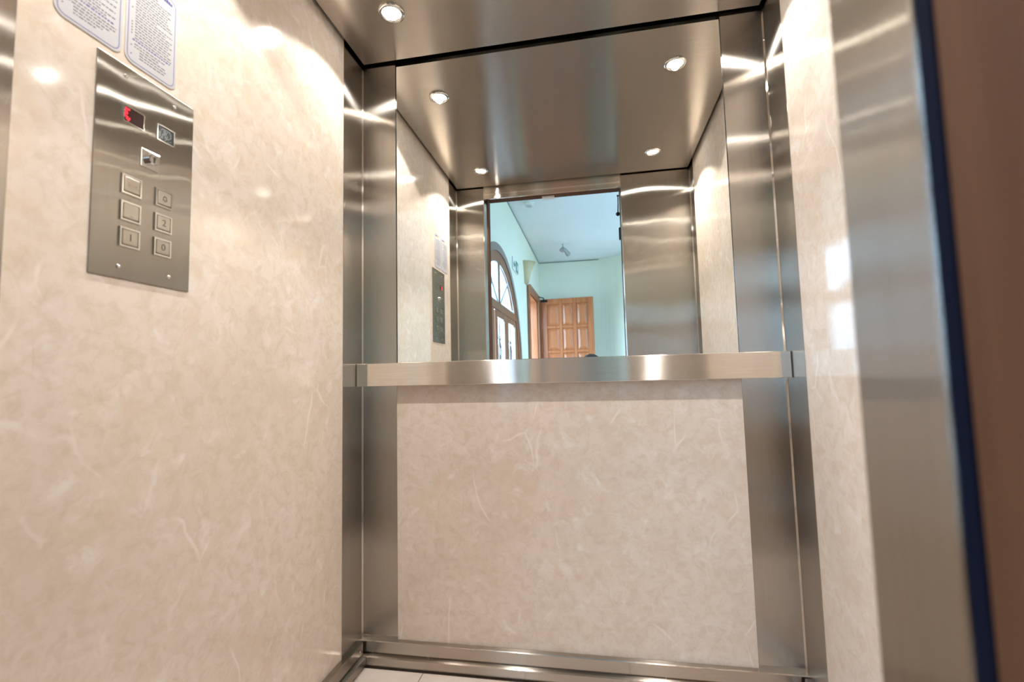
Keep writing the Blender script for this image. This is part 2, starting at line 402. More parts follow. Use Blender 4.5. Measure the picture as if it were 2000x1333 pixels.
def display(name, y0, y1, z0, z1, glass, label):
    d = child(box(name, (PX - 0.001, y0 + 0.0014, z0 + 0.0014), (PX + 0.0006, y1 - 0.0014, z1 - 0.0014), glass), cp); d['label'] = label
    f = frame4(y0, y1, z0, z1, 0.0015, PX - 0.001, PX + 0.0016).build('display_frame', CHROME); f.parent = d; return d
d = display('floor_display', -0.8812, -0.8418, 1.4395, 1.4705, REDG, 'dark red floor display with lit red arrow')
mb = MB()
for y, z in ((-0.8765, 1.4655), (-0.8735, 1.4645), (-0.8710, 1.4650), (-0.8775, 1.4610), (-0.8750, 1.4585), (-0.8775, 1.4550), (-0.8745, 1.4565), (-0.8770, 1.4510), (-0.8740, 1.4500), (-0.8745, 1.4470), (-0.8715, 1.4455), (-0.8700, 1.4485)):
    mb.box((PX, y - 0.0013, z - 0.0014), (PX + 0.0012, y + 0.0013, z + 0.0014))
mb.build('lit_segments', REDL).parent = d
d = display('grey_display', -0.8154, -0.7778, 1.4385, 1.4710, GREYG, 'dark grey display window with pale dots')
mb = MB(); rnd = random.Random(4)
for i in range(11):
    for j in range(9):
        y, z = -0.8115 + i * 0.0025, 1.4425 + j * 0.0027
        if rnd.random() < 0.72 - 0.05 * abs(i - 4) - 0.05 * abs(j - 4): mb.box((PX, y, z), (PX + 0.0009, y + 0.0011, z + 0.0012))
mb.build('dot_matrix', DOTS).parent = d
# key switch
ks = child(MB().box((PX - 0.001, -0.8465, 1.3715), (PX + 0.0022, -0.8085, 1.4065), 0.001, 2).build('key_switch', CHROME), cp)
o = MB().lathe([(0.0095, 0.0), (0.0095, 0.007), (0.0085, 0.0085), (0.0005, 0.0086)], (PX + 0.002, -0.8275, 1.389), (1, 0, 0), 20).build('lock_barrel', CHROME, smooth=False); o.parent = ks
o = MB().box((PX + 0.0100, -0.8285, 1.3835), (PX + 0.0112, -0.8262, 1.3945)).build('key_slot', BLACK); o.parent = ks
# buttons
BTN = steel('steel_button', (0, 1, 0.0), 0.4, 0.2, col=(0.48, 0.45, 0.40), grain=(8, 0.5, 8))
def text_mesh(s, size, name):
    cu = bpy.data.curves.new(name, 'FONT'); cu.body = s; cu.size = size; cu.extrude = 0.0004; cu.align_x = 'CENTER'; cu.align_y = 'CENTER'
    o = bpy.data.objects.new(name + '_source', cu); COL.objects.link(o)
    bpy.context.view_layer.update()
    me = bpy.data.meshes.new_from_object(o.evaluated_get(bpy.context.evaluated_depsgraph_get()))
    bpy.data.objects.remove(o); me.name = name; return me
# glyph plane: local x -> world +y, local y -> world z, local z -> world +x
GL = Matrix(((0, 0, 1, 0), (1, 0, 0, 0), (0, 1, 0, 0), (0, 0, 0, 1)))
def glyph_obj(name, me, x, y, z, m, parent):
    me.transform(Matrix.Translation((x, y, z)) @ GL); me.materials.clear(); me.materials.append(m)
    o = bpy.data.objects.new(name, me); COL.objects.link(o); o.parent = parent; return o
ENGR = plain('engraved_mark', (0.13, 0.11, 0.085), 0.6); WORN = plain('worn_orange_mark', (0.36, 0.25, 0.13), 0.6)
def bell(y, z):
    mb = MB()
    pts = [(-0.0055, -0.004), (0.0055, -0.004), (0.0040, -0.002), (0.0036, 0.002), (0.0022, 0.0050), (-0.0022, 0.0050), (-0.0036, 0.002), (-0.0040, -0.002)]
    inn = [(a * 0.66, b * 0.62) for a, b in pts]
    mb.strip([(y + a, z + b) for a, b in pts], [(y + a, z + b) for a, b in inn], 'x', PX + 0.0038, PX + 0.0046, True)
    mb.box((PX + 0.0038, y - 0.0015, z - 0.0065), (PX + 0.0046, y + 0.0015, z - 0.0052)); return mb
def doorhold(y, z):
    mb = MB()
    for s in (-1, 1):
        mb.prism([(y + s * 0.0095, z), (y + s * 0.005, z + 0.003), (y + s * 0.005, z - 0.003)], 'x', PX + 0.0038, PX + 0.0044)
    mb.box((PX + 0.0038, y - 0.005, z - 0.001), (PX + 0.0044, y + 0.005, z + 0.001)); return mb
COLS = (-0.8617, -0.7970)
for ci, ri, sym in ((0, 0, 'hold'), (0, 1, 'worn'), (0, 2, '1'), (1, 0, 'bell'), (1, 1, '2'), (1, 2, '0')):
    y, z = COLS[ci], (1.3250, 1.2757, 1.2277)[ri]; hs = 0.0190 if ci == 0 else 0.0185
    b = child(MB().box((PX - 0.001, y - hs + 0.0045, z - hs + 0.005), (PX + 0.004, y + hs - 0.0045, z + hs - 0.005), 0.0018, 2).build('button', BTN), cp)
    b['label'] = {'hold': 'worn door hold button', 'worn': 'worn blank button', '1': 'button engraved 1', 'bell': 'alarm bell button', '2': 'button engraved 2', '0': 'button engraved 0'}[sym]
    f = MB(); f.strip([(y - hs, z - hs + 0.001), (y + hs, z - hs + 0.001), (y + hs, z + hs - 0.001), (y - hs, z + hs - 0.001)],
                      [(y - hs + 0.004, z - hs + 0.0045), (y + hs - 0.004, z - hs + 0.0045), (y + hs - 0.004, z + hs - 0.0045), (y - hs + 0.004, z + hs - 0.0045)], 'x', PX - 0.001, PX + 0.0032, True)
    bmesh.ops.bevel(f.bm, geom=[e for e in f.bm.edges], offset=0.0007, segments=2, affect='EDGES')
    f.build('button_surround', CHROME_D).parent = b
    if sym in '012': glyph_obj('digit', text_mesh(sym, 0.0185, 'digit'), PX + 0.0042, y, z, ENGR, b)
    elif sym == 'bell': bell(y, z).build('bell_symbol', ENGR).parent = b
    elif sym == 'hold': doorhold(y, z).build('arrow_symbol', WORN).parent = b
    else: MB().box((PX + 0.0038, y - 0.003, z - 0.009), (PX + 0.0044, y + 0.003, z - 0.0075)).build('worn_mark', WORN).parent = b
tag(cp, 'brushed steel lift control panel with six square buttons on cream wall', 'control panel')

# ================================================================== NOTICES
def rrect(y0, y1, z0, z1, r, n=6):
    pts = []
    for cy, cz, a0 in ((y1 - r, z1 - r, 0), (y0 + r, z1 - r, 90), (y0 + r, z0 + r, 180), (y1 - r, z0 + r, 270)):
        for k in range(n + 1):
            a = R(a0 + 90 * k / n); pts.append((cy + r * math.cos(a), cz + r * math.sin(a)))
    return pts
def notice(y0, y1, z0, z1, seed, label):
    e = empty('notice', (0, (y0 + y1) / 2, z0)); rn = random.Random(seed)
    child(MB().prism(rrect(y0, y1, z0, z1, 0.016), 'x', 0.0001, 0.0012).build('sheet', PAPER), e)
    i = 0.0042
    child(MB().strip(rrect(y0 + i, y1 - i, z0 + i, z1 - i, 0.0125), rrect(y0 + i + 0.0016, y1 - i - 0.0016, z0 + i + 0.0016, z1 - i - 0.0016, 0.011), 'x', 0.0010, 0.0014, True).build('border_line', BORDER), e)
    grey, blue = MB(), MB()
    z = z1 - 0.032; ya, yb = y0 + 0.014, y1 - 0.011; line = 0
    while z > z0 + 0.012:
        head = line == 20 ; ind = 0.007 if rn.random() < 0.7 else 0.0
        if ind == 0.0: grey.box((0.0011, ya - 0.003, z), (0.00135, ya - 0.001, z + 0.002))
        y = ya + (0.0 if head else 0.004); end = yb - (rn.random() ** 3) * 0.035 - (0.01 if z < z0 + 0.03 else 0)
        if z < z0 + 0.03: y += 0.010
        while y < end:
            w = 0.0018 + rn.random() * (0.0045 if head else 0.0065); w = min(w, end - y)
            if w > 0.001: (blue if head else grey).box((0.0011, y, z), (0.00135, y + w, z + (0.0026 if head else 0.0018)))
            y += w + 0.0018
        z -= 0.0056 if not head else 0.0066; line += 1
    child(tag(grey.build('printed_text', INK), kind='stuff'), e); child(tag(blue.build('printed_heading', INK_BLUE), kind='stuff'), e)
    yc, zc = y0 + (y1 - y0) * 0.60, z1 - 0.014
    child(MB().prism([(yc + 0.011 * math.cos(a) - 0.011, zc + 0.005 * math.sin(a)) for a in [2 * math.pi * k / 20 for k in range(20)]], 'x', 0.0010, 0.00135).build('logo_oval', ORANGE), e)
    lg = MB()
    for k in range(6): lg.box((0.0011, yc + 0.002 + k * 0.0046, zc - 0.0035), (0.0015, yc + 0.0056 + k * 0.0046, zc + 0.0035 - 0.0012 * (k % 3)))
    child(lg.build('logo_lettering', INK_BLUE), e)
    tag(e, label, 'notice', 'printed notices above the control panel'); return e
notice(-0.9945, -0.8865, 1.5585, 1.7490, 3, 'printed notice with lilac border above control panel, nearer the doorway')
notice(-0.8815, -0.7765, 1.5575, 1.7480, 8, 'printed notice with lilac border above control panel, nearer the mirror')

# ================================================================== LANDING DOOR
l3 = empty('door_3', (0.6, NY, 0))
LT = 2.101
child(MB().box((0.148, NY, 0), (0.1795, -1.286, LT + 0.05), 0.002, 1).build('jamb', WOOD_D), l3)
child(MB().box((OR, NY, 0), (1.06, -1.283, LT + 0.05), 0.002, 1).build('jamb', WOOD_D), l3)
child(MB().box((0.1795, NY, LT), (OR, -1.286, LT + 0.05), 0.002, 1).build('frame_head', WOOD_D), l3)
child(box('door_seal', (OR - 0.0005, -1.283, 0), (OR + 0.03, -1.272, 2.16), NAVY), l3)
child(box('lock_plate', (0.528, NY + 0.004, LT - 0.008), (0.606, NY + 0.04, LT + 0.001), WHITE), l3)
# leaf folded open past the right jamb, seen edge on
leaf = MB().box((0, -0.86, 0.01), (0.042, 0, 2.13), 0.003, 1).build('door_leaf', WOOD_D)
leaf.matrix_world = Matrix.Translation((1.062, NY - 0.012, 0)) @ Matrix.Rotation(R(8), 4, 'Z')
leaf.parent = l3; leaf.matrix_parent_inverse = Matrix.Translation((-0.6, -NY, 0))
rod = child(MB().tube([(1.001, NY - 0.004, 2.070), (1.0005, NY - 0.006, 2.02), (0.998, NY - 0.008, 1.975)], 0.0035, 8).build('latch_rod', BLACK), l3)
child(MB().ball((1.0005, NY - 0.004, 2.078), 0.007).build('latch_stud', BLACK, smooth=True), l3)
child(MB().ball((0.997, NY - 0.008, 1.962), 0.013).build('latch_roller', BLACK, smooth=True), l3)
child(MB().box((0.9985, NY - 0.03, 1.80), (1.012, NY - 0.001, 1.875), 0.003).build('latch_box', BLACK), l3)
struct(l3, 'dark wooden landing door frame with open leaf at the lift doorway', 'door')

# ================================================================== LOBBY SHELL
struct(box('floor_lobby', (LX - 0.2, FY - 0.2, -0.03), (RX + 0.2, NY + 0.06, 0.0), plain('brown_lobby_tile', (0.13, 0.075, 0.05), 0.35)), 'brown tiled lobby floor behind the doorway', 'floor')
struct(box('ceiling_lobby', (LX - 0.2, FY - 0.2, LH), (RX + 0.2, NY + 0.06, LH + 0.1), WHITE_P), 'white lobby ceiling seen in the mirror', 'ceiling')
mb = MB().prism([(LX - 0.2, 0), (0.148, 0), (0.148, LT + 0.05), (1.06, LT + 0.05), (1.06, 0), (1.80, 0), (1.80, LH), (LX - 0.2, LH)], 'y', NY, NY + 0.06)
mb.box((1.80, NY, 0), (RX + 0.2, NY + 0.06, 0.3)).box((1.80, NY, 2.55), (RX + 0.2, NY + 0.06, LH)).box((2.86, NY, 0.3), (RX + 0.2, NY + 0.06, 2.55))
struct(mb.build('wall_lobby_near', MINT), 'pale mint lobby wall around the lift doorway', 'wall')
# left wall with arched entrance and side door openings
AC, AZ, AR = -2.55, 1.02, 1.13                 # arch centre and outer radius
arc = [(AC + 1.09 * math.cos(a), AZ + 1.09 * math.sin(a)) for a in [math.pi * k / 40 for k in range(41)]]     # from +y (near lift) over the top to -y
D2A, D2B, D2T = -4.34, -5.32, 2.085            # side door opening
poly = [(NY, 0), (NY, LH), (FY, LH), (FY, 0), (D2B, 0), (D2B, D2T), (D2A, D2T), (D2A, 0), (AC - 1.09, 0)] + arc[::-1] + [(AC + 1.09, 0)]
struct(MB().prism(poly, 'x', LX - 0.06, LX).build('wall_lobby_left', MINT), 'pale mint lobby wall with arched entrance and side door', 'wall')
# far wall with rounded corner, then a projecting block, then window wall on the right
cc = [(0.93 + 0.37 * math.sin(a), FY + 0.37 - 0.37 * math.cos(a)) for a in [R(90) * k / 10 for k in range(11)]]
pl = [(LX, FY)] + cc + [(1.30, -5.15), (RX, -5.15)]
back = [(LX, FY - 0.2)] + [(x + 0.15, y - 0.2) for x, y in cc] + [(1.5, -5.35), (RX, -5.35)]
mb = MB().strip(pl, back, 'z', 0, LH)
struct(mb.build('wall_lobby_far', MINT), 'pale mint far lobby wall with rounded corner', 'wall')
SHADOW = plain('ceiling_edge_shade', (0.20, 0.26, 0.21), 0.7)  # shadow along the wall and ceiling edge, painted as a dark green strip
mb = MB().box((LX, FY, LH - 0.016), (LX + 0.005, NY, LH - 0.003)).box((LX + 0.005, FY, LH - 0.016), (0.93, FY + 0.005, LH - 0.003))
struct(mb.build('shadow_line_6', SHADOW), 'thin dark green painted shadow line under the lobby ceiling', 'trim')
WY0, WY1, WZ0, WZ1 = -4.4, -2.3, 0.25, 2.55
mb = MB().box((RX, -5.35, 0), (RX + 0.2, WY0, LH)).box((RX, WY1, 0), (RX + 0.2, NY, LH)).box((RX, WY0, 0), (RX + 0.2, WY1, WZ0)).box((RX, WY0, WZ1), (RX + 0.2, WY1, LH))
struct(mb.build('wall_lobby_right', MINT), 'pale mint lobby wall with wide window', 'wall')
w1 = empty('window_1', (RX + 0.1, (WY0 + WY1) / 2, WZ0))
for k in range(5):
    y = WY0 + (WY1 - WY0) * k / 4; o = min(max(y, WY0 + 0.03), WY1 - 0.03)
    child(box('mullion', (RX + 0.07, o - 0.03, WZ0), (RX + 0.13, o + 0.03, WZ1), WOOD_A), w1)
for z in (WZ0, WZ1 - 0.06): child(box('rail', (RX + 0.07, WY0, z), (RX + 0.13, WY1, z + 0.06), WOOD_A), w1)
for k in range(4):
    y0 = WY0 + (WY1 - WY0) * k / 4; y1 = WY0 + (WY1 - WY0) * (k + 1) / 4
    child(box('pane', (RX + 0.098, y0 + 0.03, WZ0 + 0.06), (RX + 0.102, y1 - 0.03, WZ1 - 0.06), GLASS), w1)
struct(w1, 'wide lobby window with wooden mullions', 'window')
w2 = empty('added_window_2', (2.37, NY + 0.03, 0.3))  # added unseen window, lets sky light reach the far lobby wall
for x in (1.80, 2.305, 2.81): child(box('mullion', (x, NY + 0.01, 0.3), (x + 0.05, NY + 0.05, 2.55), WOOD_A), w2)
for z in (0.3, 2.49): child(box('rail', (1.85, NY + 0.012, z), (2.81, NY + 0.048, z + 0.06), WOOD_A), w2)
for x in (1.85, 2.355): child(box('pane', (x, NY + 0.028, 0.36), (x + 0.455, NY + 0.032, 2.49), GLASS), w2)
struct(w2, 'tall window beside the lift shaft, added to light the far lobby wall', 'window')
GROUND = plain('light_paving', (0.42, 0.40, 0.37), 0.9)
struct(box('ground', (-40, -40, -0.3), (40, 40, -0.25), GROUND), 'light paving outside the lobby', 'ground')

# ================================================================== ARCHED ENTRANCE (door_1)
d1 = empty('door_1', (LX, AC, 0))
def arcpts(r, a0=0, a1=180, n=36, c=(AC, AZ)): return [(c[0] + r * math.cos(R(a0 + (a1 - a0) * k / n)), c[1] + r * math.sin(R(a0 + (a1 - a0) * k / n))) for k in range(n + 1)]
def hoop(r1, r0): return [(AC + r1, 0)] + arcpts(r1) + [(AC - r1, 0)], [(AC + r0, 0)] + arcpts(r0) + [(AC - r0, 0)]
a, b = hoop(1.135, 1.065); child(smooth_angle(MB().strip(a, b, 'x', LX - 0.02, LX + 0.012).build('architrave', STONE_ARCH), 20), d1)
a, b = hoop(1.09, 0.975); child(smooth_angle(MB().strip(a, b, 'x', LX - 0.03, LX + 0.004).build('arch_frame', WOOD_A), 20), d1)
T0, T1 = 1.545, 1.625
RI = 0.975
hx = math.sqrt(RI ** 2 - (T0 - AZ) ** 2)
child(MB().box((LX - 0.02, AC - hx, T0), (LX + 0.002, AC + hx, T1), 0.006, 1).build('transom_rail', WOOD_A), d1)
child(MB().box((LX - 0.02, -2.55, T1), (LX + 0.000, -2.49, AZ + RI), 0.004, 1).build('fanlight_mullion', WOOD_A), d1)
# fanlight glazing
def half_fan(s):
    y0 = -2.52 + s * 0.03
    pts = [(y0, T1)]
    hx1 = math.sqrt(RI ** 2 - (T1 - AZ) ** 2); ye = AC + s * hx1; pts.append((ye, T1))
    a_end = math.degrees(math.atan2(T1 - AZ, abs(ye - AC)))
    for k in range(13):
        a_ = a_end + (90 - a_end) * k / 12; y = AC + s * RI * math.cos(R(a_))
        if (y - y0) * s > 0: pts.append((y, AZ + RI * math.sin(R(a_))))
    pts.append((y0, AZ + RI * 0.999)); return pts
for s in (-1, 1):
    pts = half_fan(s); cy = sum(p[0] for p in pts) / len(pts); cz = sum(p[1] for p in pts) / len(pts)
    g = child(MB().prism(pts, 'x', LX - 0.012, LX - 0.009).build('fanlight_pane', GLASS), d1)
    for q, (f0, f1) in enumerate(((0.99, 0.955), (0.92, 0.905))):
        o_ = [(cy + (p[0] - cy) * f0, cz + (p[1] - cz) * f0) for p in pts]; i_ = [(cy + (p[0] - cy) * f1, cz + (p[1] - cz) * f1) for p in pts]
        MB().strip(o_, i_, 'x', LX - 0.009, LX - 0.005, True).build('glazing_bead', WHITE).parent = g
    # slanting bar to the foot of the mullion
    A_, B_ = Vector((-2.52 + s * 0.05, T1)), Vector((-2.52 + s * 0.46, 1.89)); n_ = Vector((-(B_ - A_).y, (B_ - A_).x)).normalized() * 0.012
    MB().prism([tuple(A_ + n_), tuple(B_ + n_), tuple(B_ - n_), tuple(A_ - n_)], 'x', LX - 0.014, LX - 0.004).build('glazing_bar', plain('grey_bar', (0.35, 0.40, 0.42), 0.5)).parent = g
# two leaves under the transom
def glazed_leaf(y0, y1, panes, stile):
    lf = empty('door_leaf', (LX, (y0 + y1) / 2, 0)); child(lf, d1)
    lf.matrix_parent_inverse = Matrix.Translation((-LX, -AC, 0))
    edges = sorted([min(y0, y1), max(y0, y1)] + [v for p in panes for v in p])
    # uprights between panes
    for k in range(0, len(edges), 2):
        o = MB().box((LX - 0.022, edges[k], 0.02), (LX - 0.003, edges[k + 1], T0 - 0.003), 0.004, 1).build('stile', WOOD_A); child(o, lf)
    for q, (p0, p1) in enumerate(panes):
        a_, b_ = min(p0, p1), max(p0, p1)
        child(MB().box((LX - 0.020, a_, T0 - 0.05), (LX - 0.005, b_, T0 - 0.003)).build('top_rail', WOOD_A), lf)
        child(MB().box((LX - 0.020, a_, 0.02), (LX - 0.005, b_, 0.55), 0.004, 1).build('kick_panel', WOOD_A), lf)
        child(box('pane', (LX - 0.014, a_, 0.55), (LX - 0.011, b_, T0 - 0.05), GLASS), lf)
        mb = MB()
        for i_, w_ in ((0.012, 0.010), (0.05, 0.006)):
            o_ = [(a_ + i_, 0.55 + i_), (b_ - i_, 0.55 + i_), (b_ - i_, T0 - 0.05 - i_), (a_ + i_, T0 - 0.05 - i_)]
            j = i_ + w_; n__ = [(a_ + j, 0.55 + j), (b_ - j, 0.55 + j), (b_ - j, T0 - 0.05 - j), (a_ + j, T0 - 0.05 - j)]
            mb.strip(o_, n__, 'x', LX - 0.0105, LX - 0.007, True)
        child(mb.build('glazing_bead', WHITE), lf)
        mb = MB(); cy = (a_ + b_) / 2
        for sg in (-1, 1):
            pts = [(LX - 0.024, cy + sg * (0.02 + 0.07 * (1 - k / 24)) * math.cos(k * 0.38) * 1.0, T0 - 0.22 - 0.017 * k + 0.03 * math.sin(k * 0.38)) for k in range(25)]
            mb.tube(pts, 0.006, 6)
        mb.tube([(LX - 0.024, cy, T0 - 0.06), (LX - 0.024, cy, 0.56)], 0.006, 6)
        child(mb.build('iron_scroll', plain('grille_iron', (0.10, 0.10, 0.11), 0.5)), lf)
glazed_leaf(-2.34, -3.50, [(-2.425, -2.765), (-2.94, -3.335)], 0)
glazed_leaf(-2.285, -1.60, [(-2.13, -1.76)], 0)
struct(d1, 'arched wooden entrance with fanlight and glazed doors in lobby', 'door')

# ================================================================== PANELLED SIDE DOOR (door_2)
d2 = empty('door_2', (LX, D2B, 0))
child(MB().box((LX - 0.2, D2A - 0.0, 0), (LX - 0.004, D2A - 0.035, D2T)).build('jamb', WOOD), d2)
child(MB().box((LX - 0.2, D2B + 0.035, 0), (LX - 0.004, D2B, D2T)).build('jamb', WOOD), d2)
child(MB().box((LX - 0.2, D2B + 0.035, D2T - 0.035), (LX - 0.004, D2A - 0.035, D2T)).build('frame_head', WOOD), d2)
for y0, y1, z0, z1 in ((D2A - 0.02, D2A + 0.10, 0, D2T + 0.08), (D2B - 0.10, D2B + 0.02, 0, D2T + 0.08), (D2B + 0.02, D2A - 0.02, D2T - 0.02, D2T + 0.08)):
    child(MB().box((LX, y0, z0), (LX + 0.028, y1, z1), 0.006, 2).build('architrave', WOOD_A), d2)
LWID, LHGT = 0.80, 2.105
lf = empty('door_leaf', (0, 0, 0))
def raised(x0, x1, z0, z1):
    mb = MB(); bm = mb.bm; i = 0.042
    for yy, s in ((-0.006, 1), (0.046, -1)):
        o = [(x0, z0), (x1, z0), (x1, z1), (x0, z1)]; n_ = [(x0 + i, z0 + i), (x1 - i, z0 + i), (x1 - i, z1 - i), (x0 + i, z1 - i)]
        y_out = 0.018 if s > 0 else 0.022; y_in = 0.001 if s > 0 else 0.039
        vo = [bm.verts.new((x, y_out, z)) for x, z in o]; vi = [bm.verts.new((x, y_in, z)) for x, z in n_]
        bm.faces.new(vi)
        for k in range(4): bm.faces.new((vo[k], vo[(k + 1) % 4], vi[(k + 1) % 4], vi[k]))
    return mb
fx = [0.0, 0.105, 0.290, 0.335, 0.500, 0.550, 0.715, LWID]
fz = [0.01, 0.16]; z = LHGT - 0.08
rows = []
while z - 0.33 > 0.1: rows.append((z - 0.33, z)); z -= 0.372
mb = MB()
for k in range(0, 8, 2): child(MB().box((fx[k], 0, 0.01), (fx[k + 1], 0.040, LHGT), 0.004, 1).build('stile', WOOD), lf)
for k in range(1, 7, 2):
    zs = [0.01] + sorted([v for r in rows for v in r]) + [LHGT]
    for q in range(0, len(zs), 2): child(MB().box((fx[k], 0.001, zs[q]), (fx[k + 1], 0.039, zs[q + 1]), 0.004, 1).build('cross_rail', WOOD), lf)
    for r in rows: child(raised(fx[k], fx[k + 1], *r).build('raised_panel', WOOD), lf)
for k in (1,): pass
child(MB().lathe([(0.022, 0), (0.022, 0.006), (0.008, 0.01), (0.008, 0.045), (0.024, 0.055), (0.022, 0.075), (0.005, 0.08)], (LWID - 0.06, 0.04, 1.0), (0, 1, 0), 16).build('door_knob', CHROME, smooth=True), lf)
child(MB().box((0.02, 0.041, LHGT - 0.045), (0.12, 0.065, LHGT - 0.012), 0.004).build('door_closer', BLACK), lf)
lf.location = (0.025, -5.475, 0.012); lf.rotation_euler = (0, 0, R(3.5)); lf.parent = d2; lf.matrix_parent_inverse = Matrix.Translation((-LX, -D2B, 0))
child(MB().tube([(0.08, -5.43, LHGT - 0.005), (0.09, -5.36, LHGT + 0.02), (0.03, -5.30, LHGT + 0.03)], 0.008, 8).build('closer_arm', BLACK), d2)
struct(d2, 'open panelled orange wood door at the far end of lobby', 'door')

# ================================================================== LOBBY FITTINGS
sc_ = empty('wall_sconce', (LX, -4.10, 2.10))
FROST = plain('frosted_shade', (0.52, 0.43, 0.26), 0.5)
mb = MB(); prof = [(0.045, 2.105), (0.062, 2.17), (0.082, 2.25), (0.115, 2.33), (0.14, 2.37)]; bm = mb.bm; rings = []
for off in (0.0, -0.006):
    rg = []
    for r, z in prof: rg.append([bm.verts.new((LX + 0.002 + (r + off) * 1.0 * math.sin(math.pi * k / 16), -4.10 + (r + off) * math.cos(math.pi * k / 16), z)) for k in range(17)])
    rings.append(rg)
for rg in rings:
    for A, B in zip(rg, rg[1:]):
        for k in range(16): bm.faces.new((A[k], A[k + 1], B[k + 1], B[k]))
for k in range(16): bm.faces.new((rings[0][-1][k], rings[0][-1][k + 1], rings[1][-1][k + 1], rings[1][-1][k])); 
bm.faces.new(rings[0][0])
child(mb.build('lamp_shade', FROST, smooth=True), sc_)
child(MB().ball((LX + 0.045, -4.10, 2.105), 0.022, (1, 1, 0.7)).build('finial', CHROME, smooth=True), sc_)
child(MB().ball((LX + 0.05, -4.10, 2.28), 0.025).build('bulb', plain('sconce_bulb', (1, 1, 1), emit=(1, 0.8, 0.5), es=8), smooth=True), sc_)
tag(sc_, 'frosted uplight wall sconce between arched entrance and open side door', 'wall lamp')

sg = empty('exit_sign', (LX, -3.37, 2.16))
GREEN = plain('exit_green', (0.02, 0.20, 0.13), 0.4)
child(MB().box((LX + 0.001, -3.53, 2.09), (LX + 0.012, -3.20, 2.23), 0.004, 1).build('sign_plate', WHITE), sg)
child(MB().box((LX + 0.0115, -3.52, 2.10), (LX + 0.0135, -3.37, 2.22)).build('green_field', GREEN), sg)
def running_man(y, z, s):
    mb = MB(); x = LX + 0.014
    mb.ball((x, y + 0.010 * s, z + 0.036), 0.009, (0.3, 1, 1))
    for pts in ([(0.006, 0.026), (-0.004, -0.004)], [(-0.004, -0.004), (0.018, -0.014), (0.014, -0.034)], [(-0.004, -0.004), (-0.014, -0.022), (-0.032, -0.026)], [(0.006, 0.022), (0.026, 0.010)], [(0.006, 0.022), (-0.016, 0.016), (-0.020, 0.002)]):
        mb.tube([(x, y + a_ * s, z + b_) for a_, b_ in pts], 0.0055, 6)
    return mb
child(running_man(-3.445, 2.155, 1).build('running_figure', WHITE), sg)
mb = MB().prism([(-3.34, 2.175), (-3.28, 2.175), (-3.28, 2.20), (-3.225, 2.16), (-3.28, 2.12), (-3.28, 2.145), (-3.34, 2.145)], 'x', LX + 0.0115, LX + 0.0135)
child(mb.build('direction_arrow', GREEN), sg)
tag(sg, 'small green and white exit sign beside the arched entrance', 'sign')

sd = empty('smoke_detector', (0.21, -3.09, LH))
child(MB().lathe([(0.055, 0.0), (0.055, -0.012), (0.045, -0.016), (0.045, -0.028), (0.035, -0.040), (0.005, -0.044)], (0.21, -3.09, LH - 0.0005), seg=28).build('detector_body', WHITE, smooth=False), sd)
child(MB().lathe([(0.03, 0), (0.03, -0.004)], (0.21, -3.09, LH - 0.042), seg=16).build('sensor_cap', plain('pale_grey', (0.55, 0.57, 0.58), 0.5)), sd)
tag(sd, 'round white smoke detector on lobby ceiling', 'smoke detector')

ts = empty('spot_bar', (0.445, -4.62, LH))
SILV = plain('silver_fitting', (0.42, 0.46, 0.48), 0.35, 0.8)
child(MB().lathe([(0.055, 0), (0.055, -0.018), (0.04, -0.022)], (0.445, -4.62, LH - 0.0005), seg=24).build('ceiling_plate', WHITE), ts)
child(MB().tube([(0.445, -4.62, LH - 0.018), (0.448, -4.66, LH - 0.07)], 0.009, 8).build('stem', SILV), ts)
for dx, dy, dz in ((0.06, -0.16, -0.05), (-0.02, 0.02, -0.045)):
    a_ = Vector((0.448, -4.66, LH - 0.07))
    h = child(MB().tube([a_ + Vector((0.0, 0, 0)), a_ + Vector((dx * 0.5, dy * 0.5, dz * 0.4)), a_ + Vector((dx, dy, dz))], [0.018, 0.026, 0.034], 14).build('lamp_head', SILV), ts)
tag(ts, 'silver spotlight fitting with angled heads on lobby ceiling', 'ceiling lamp')

# ================================================================== PERSON (photographer, seen only as hair above the rail)
def skin_body(name, joints, edges, m, root, sub=2):
    me = bpy.data.meshes.new(name); me.from_pydata([j[:3] for j in joints], edges, [])
    o = bpy.data.objects.new(name, me); COL.objects.link(o); me.materials.append(m)
    md = o.modifiers.new('skin', 'SKIN'); md.use_smooth_shade = True
    for v, j in zip(me.skin_vertices[0].data, joints):
        v.radius = (j[3], j[4] if len(j) > 4 else j[3])
    me.skin_vertices[0].data[root].use_root = True
    s = o.modifiers.new('sub', 'SUBSURF'); s.levels = sub; s.render_levels = sub
    bpy.context.view_layer.update()
    me2 = bpy.data.meshes.new_from_object(o.evaluated_get(bpy.context.evaluated_depsgraph_get()))
    o.modifiers.clear(); o.data = me2; me2.name = name
    if not me2.materials: me2.materials.append(m)
    me2.polygons.foreach_set('use_smooth', [True] * len(me2.polygons)); return o
SKIN = plain('skin', (0.55, 0.34, 0.24), 0.5); CLOTH = plain('dark_shirt', (0.035, 0.035, 0.045), 0.8)
HAIR = plain('dark_hair', (0.018, 0.013, 0.010), 0.55); JEANS = plain('dark_trousers', (0.05, 0.06, 0.10), 0.8)
hx_, hy_, hz_ = 0.795, -1.765, 0.985                       # head centre
pe = empty('person', (0.80, -1.98, 0))
J = [(0.80, -2.03, 0.36, 0.145, 0.12), (0.80, -2.02, 0.50, 0.130, 0.10), (0.80, -1.95, 0.66, 0.150, 0.105), (0.80, -1.885, 0.775, 0.130, 0.09),
     (0.797, -1.835, 0.86, 0.052, 0.052), (hx_, hy_ - 0.01, 0.93, 0.058, 0.070), (hx_, hy_, 0.985, 0.072, 0.090), (hx_, hy_ - 0.004, 1.045, 0.066, 0.082), (hx_, hy_ - 0.008, 1.072, 0.040, 0.05)]
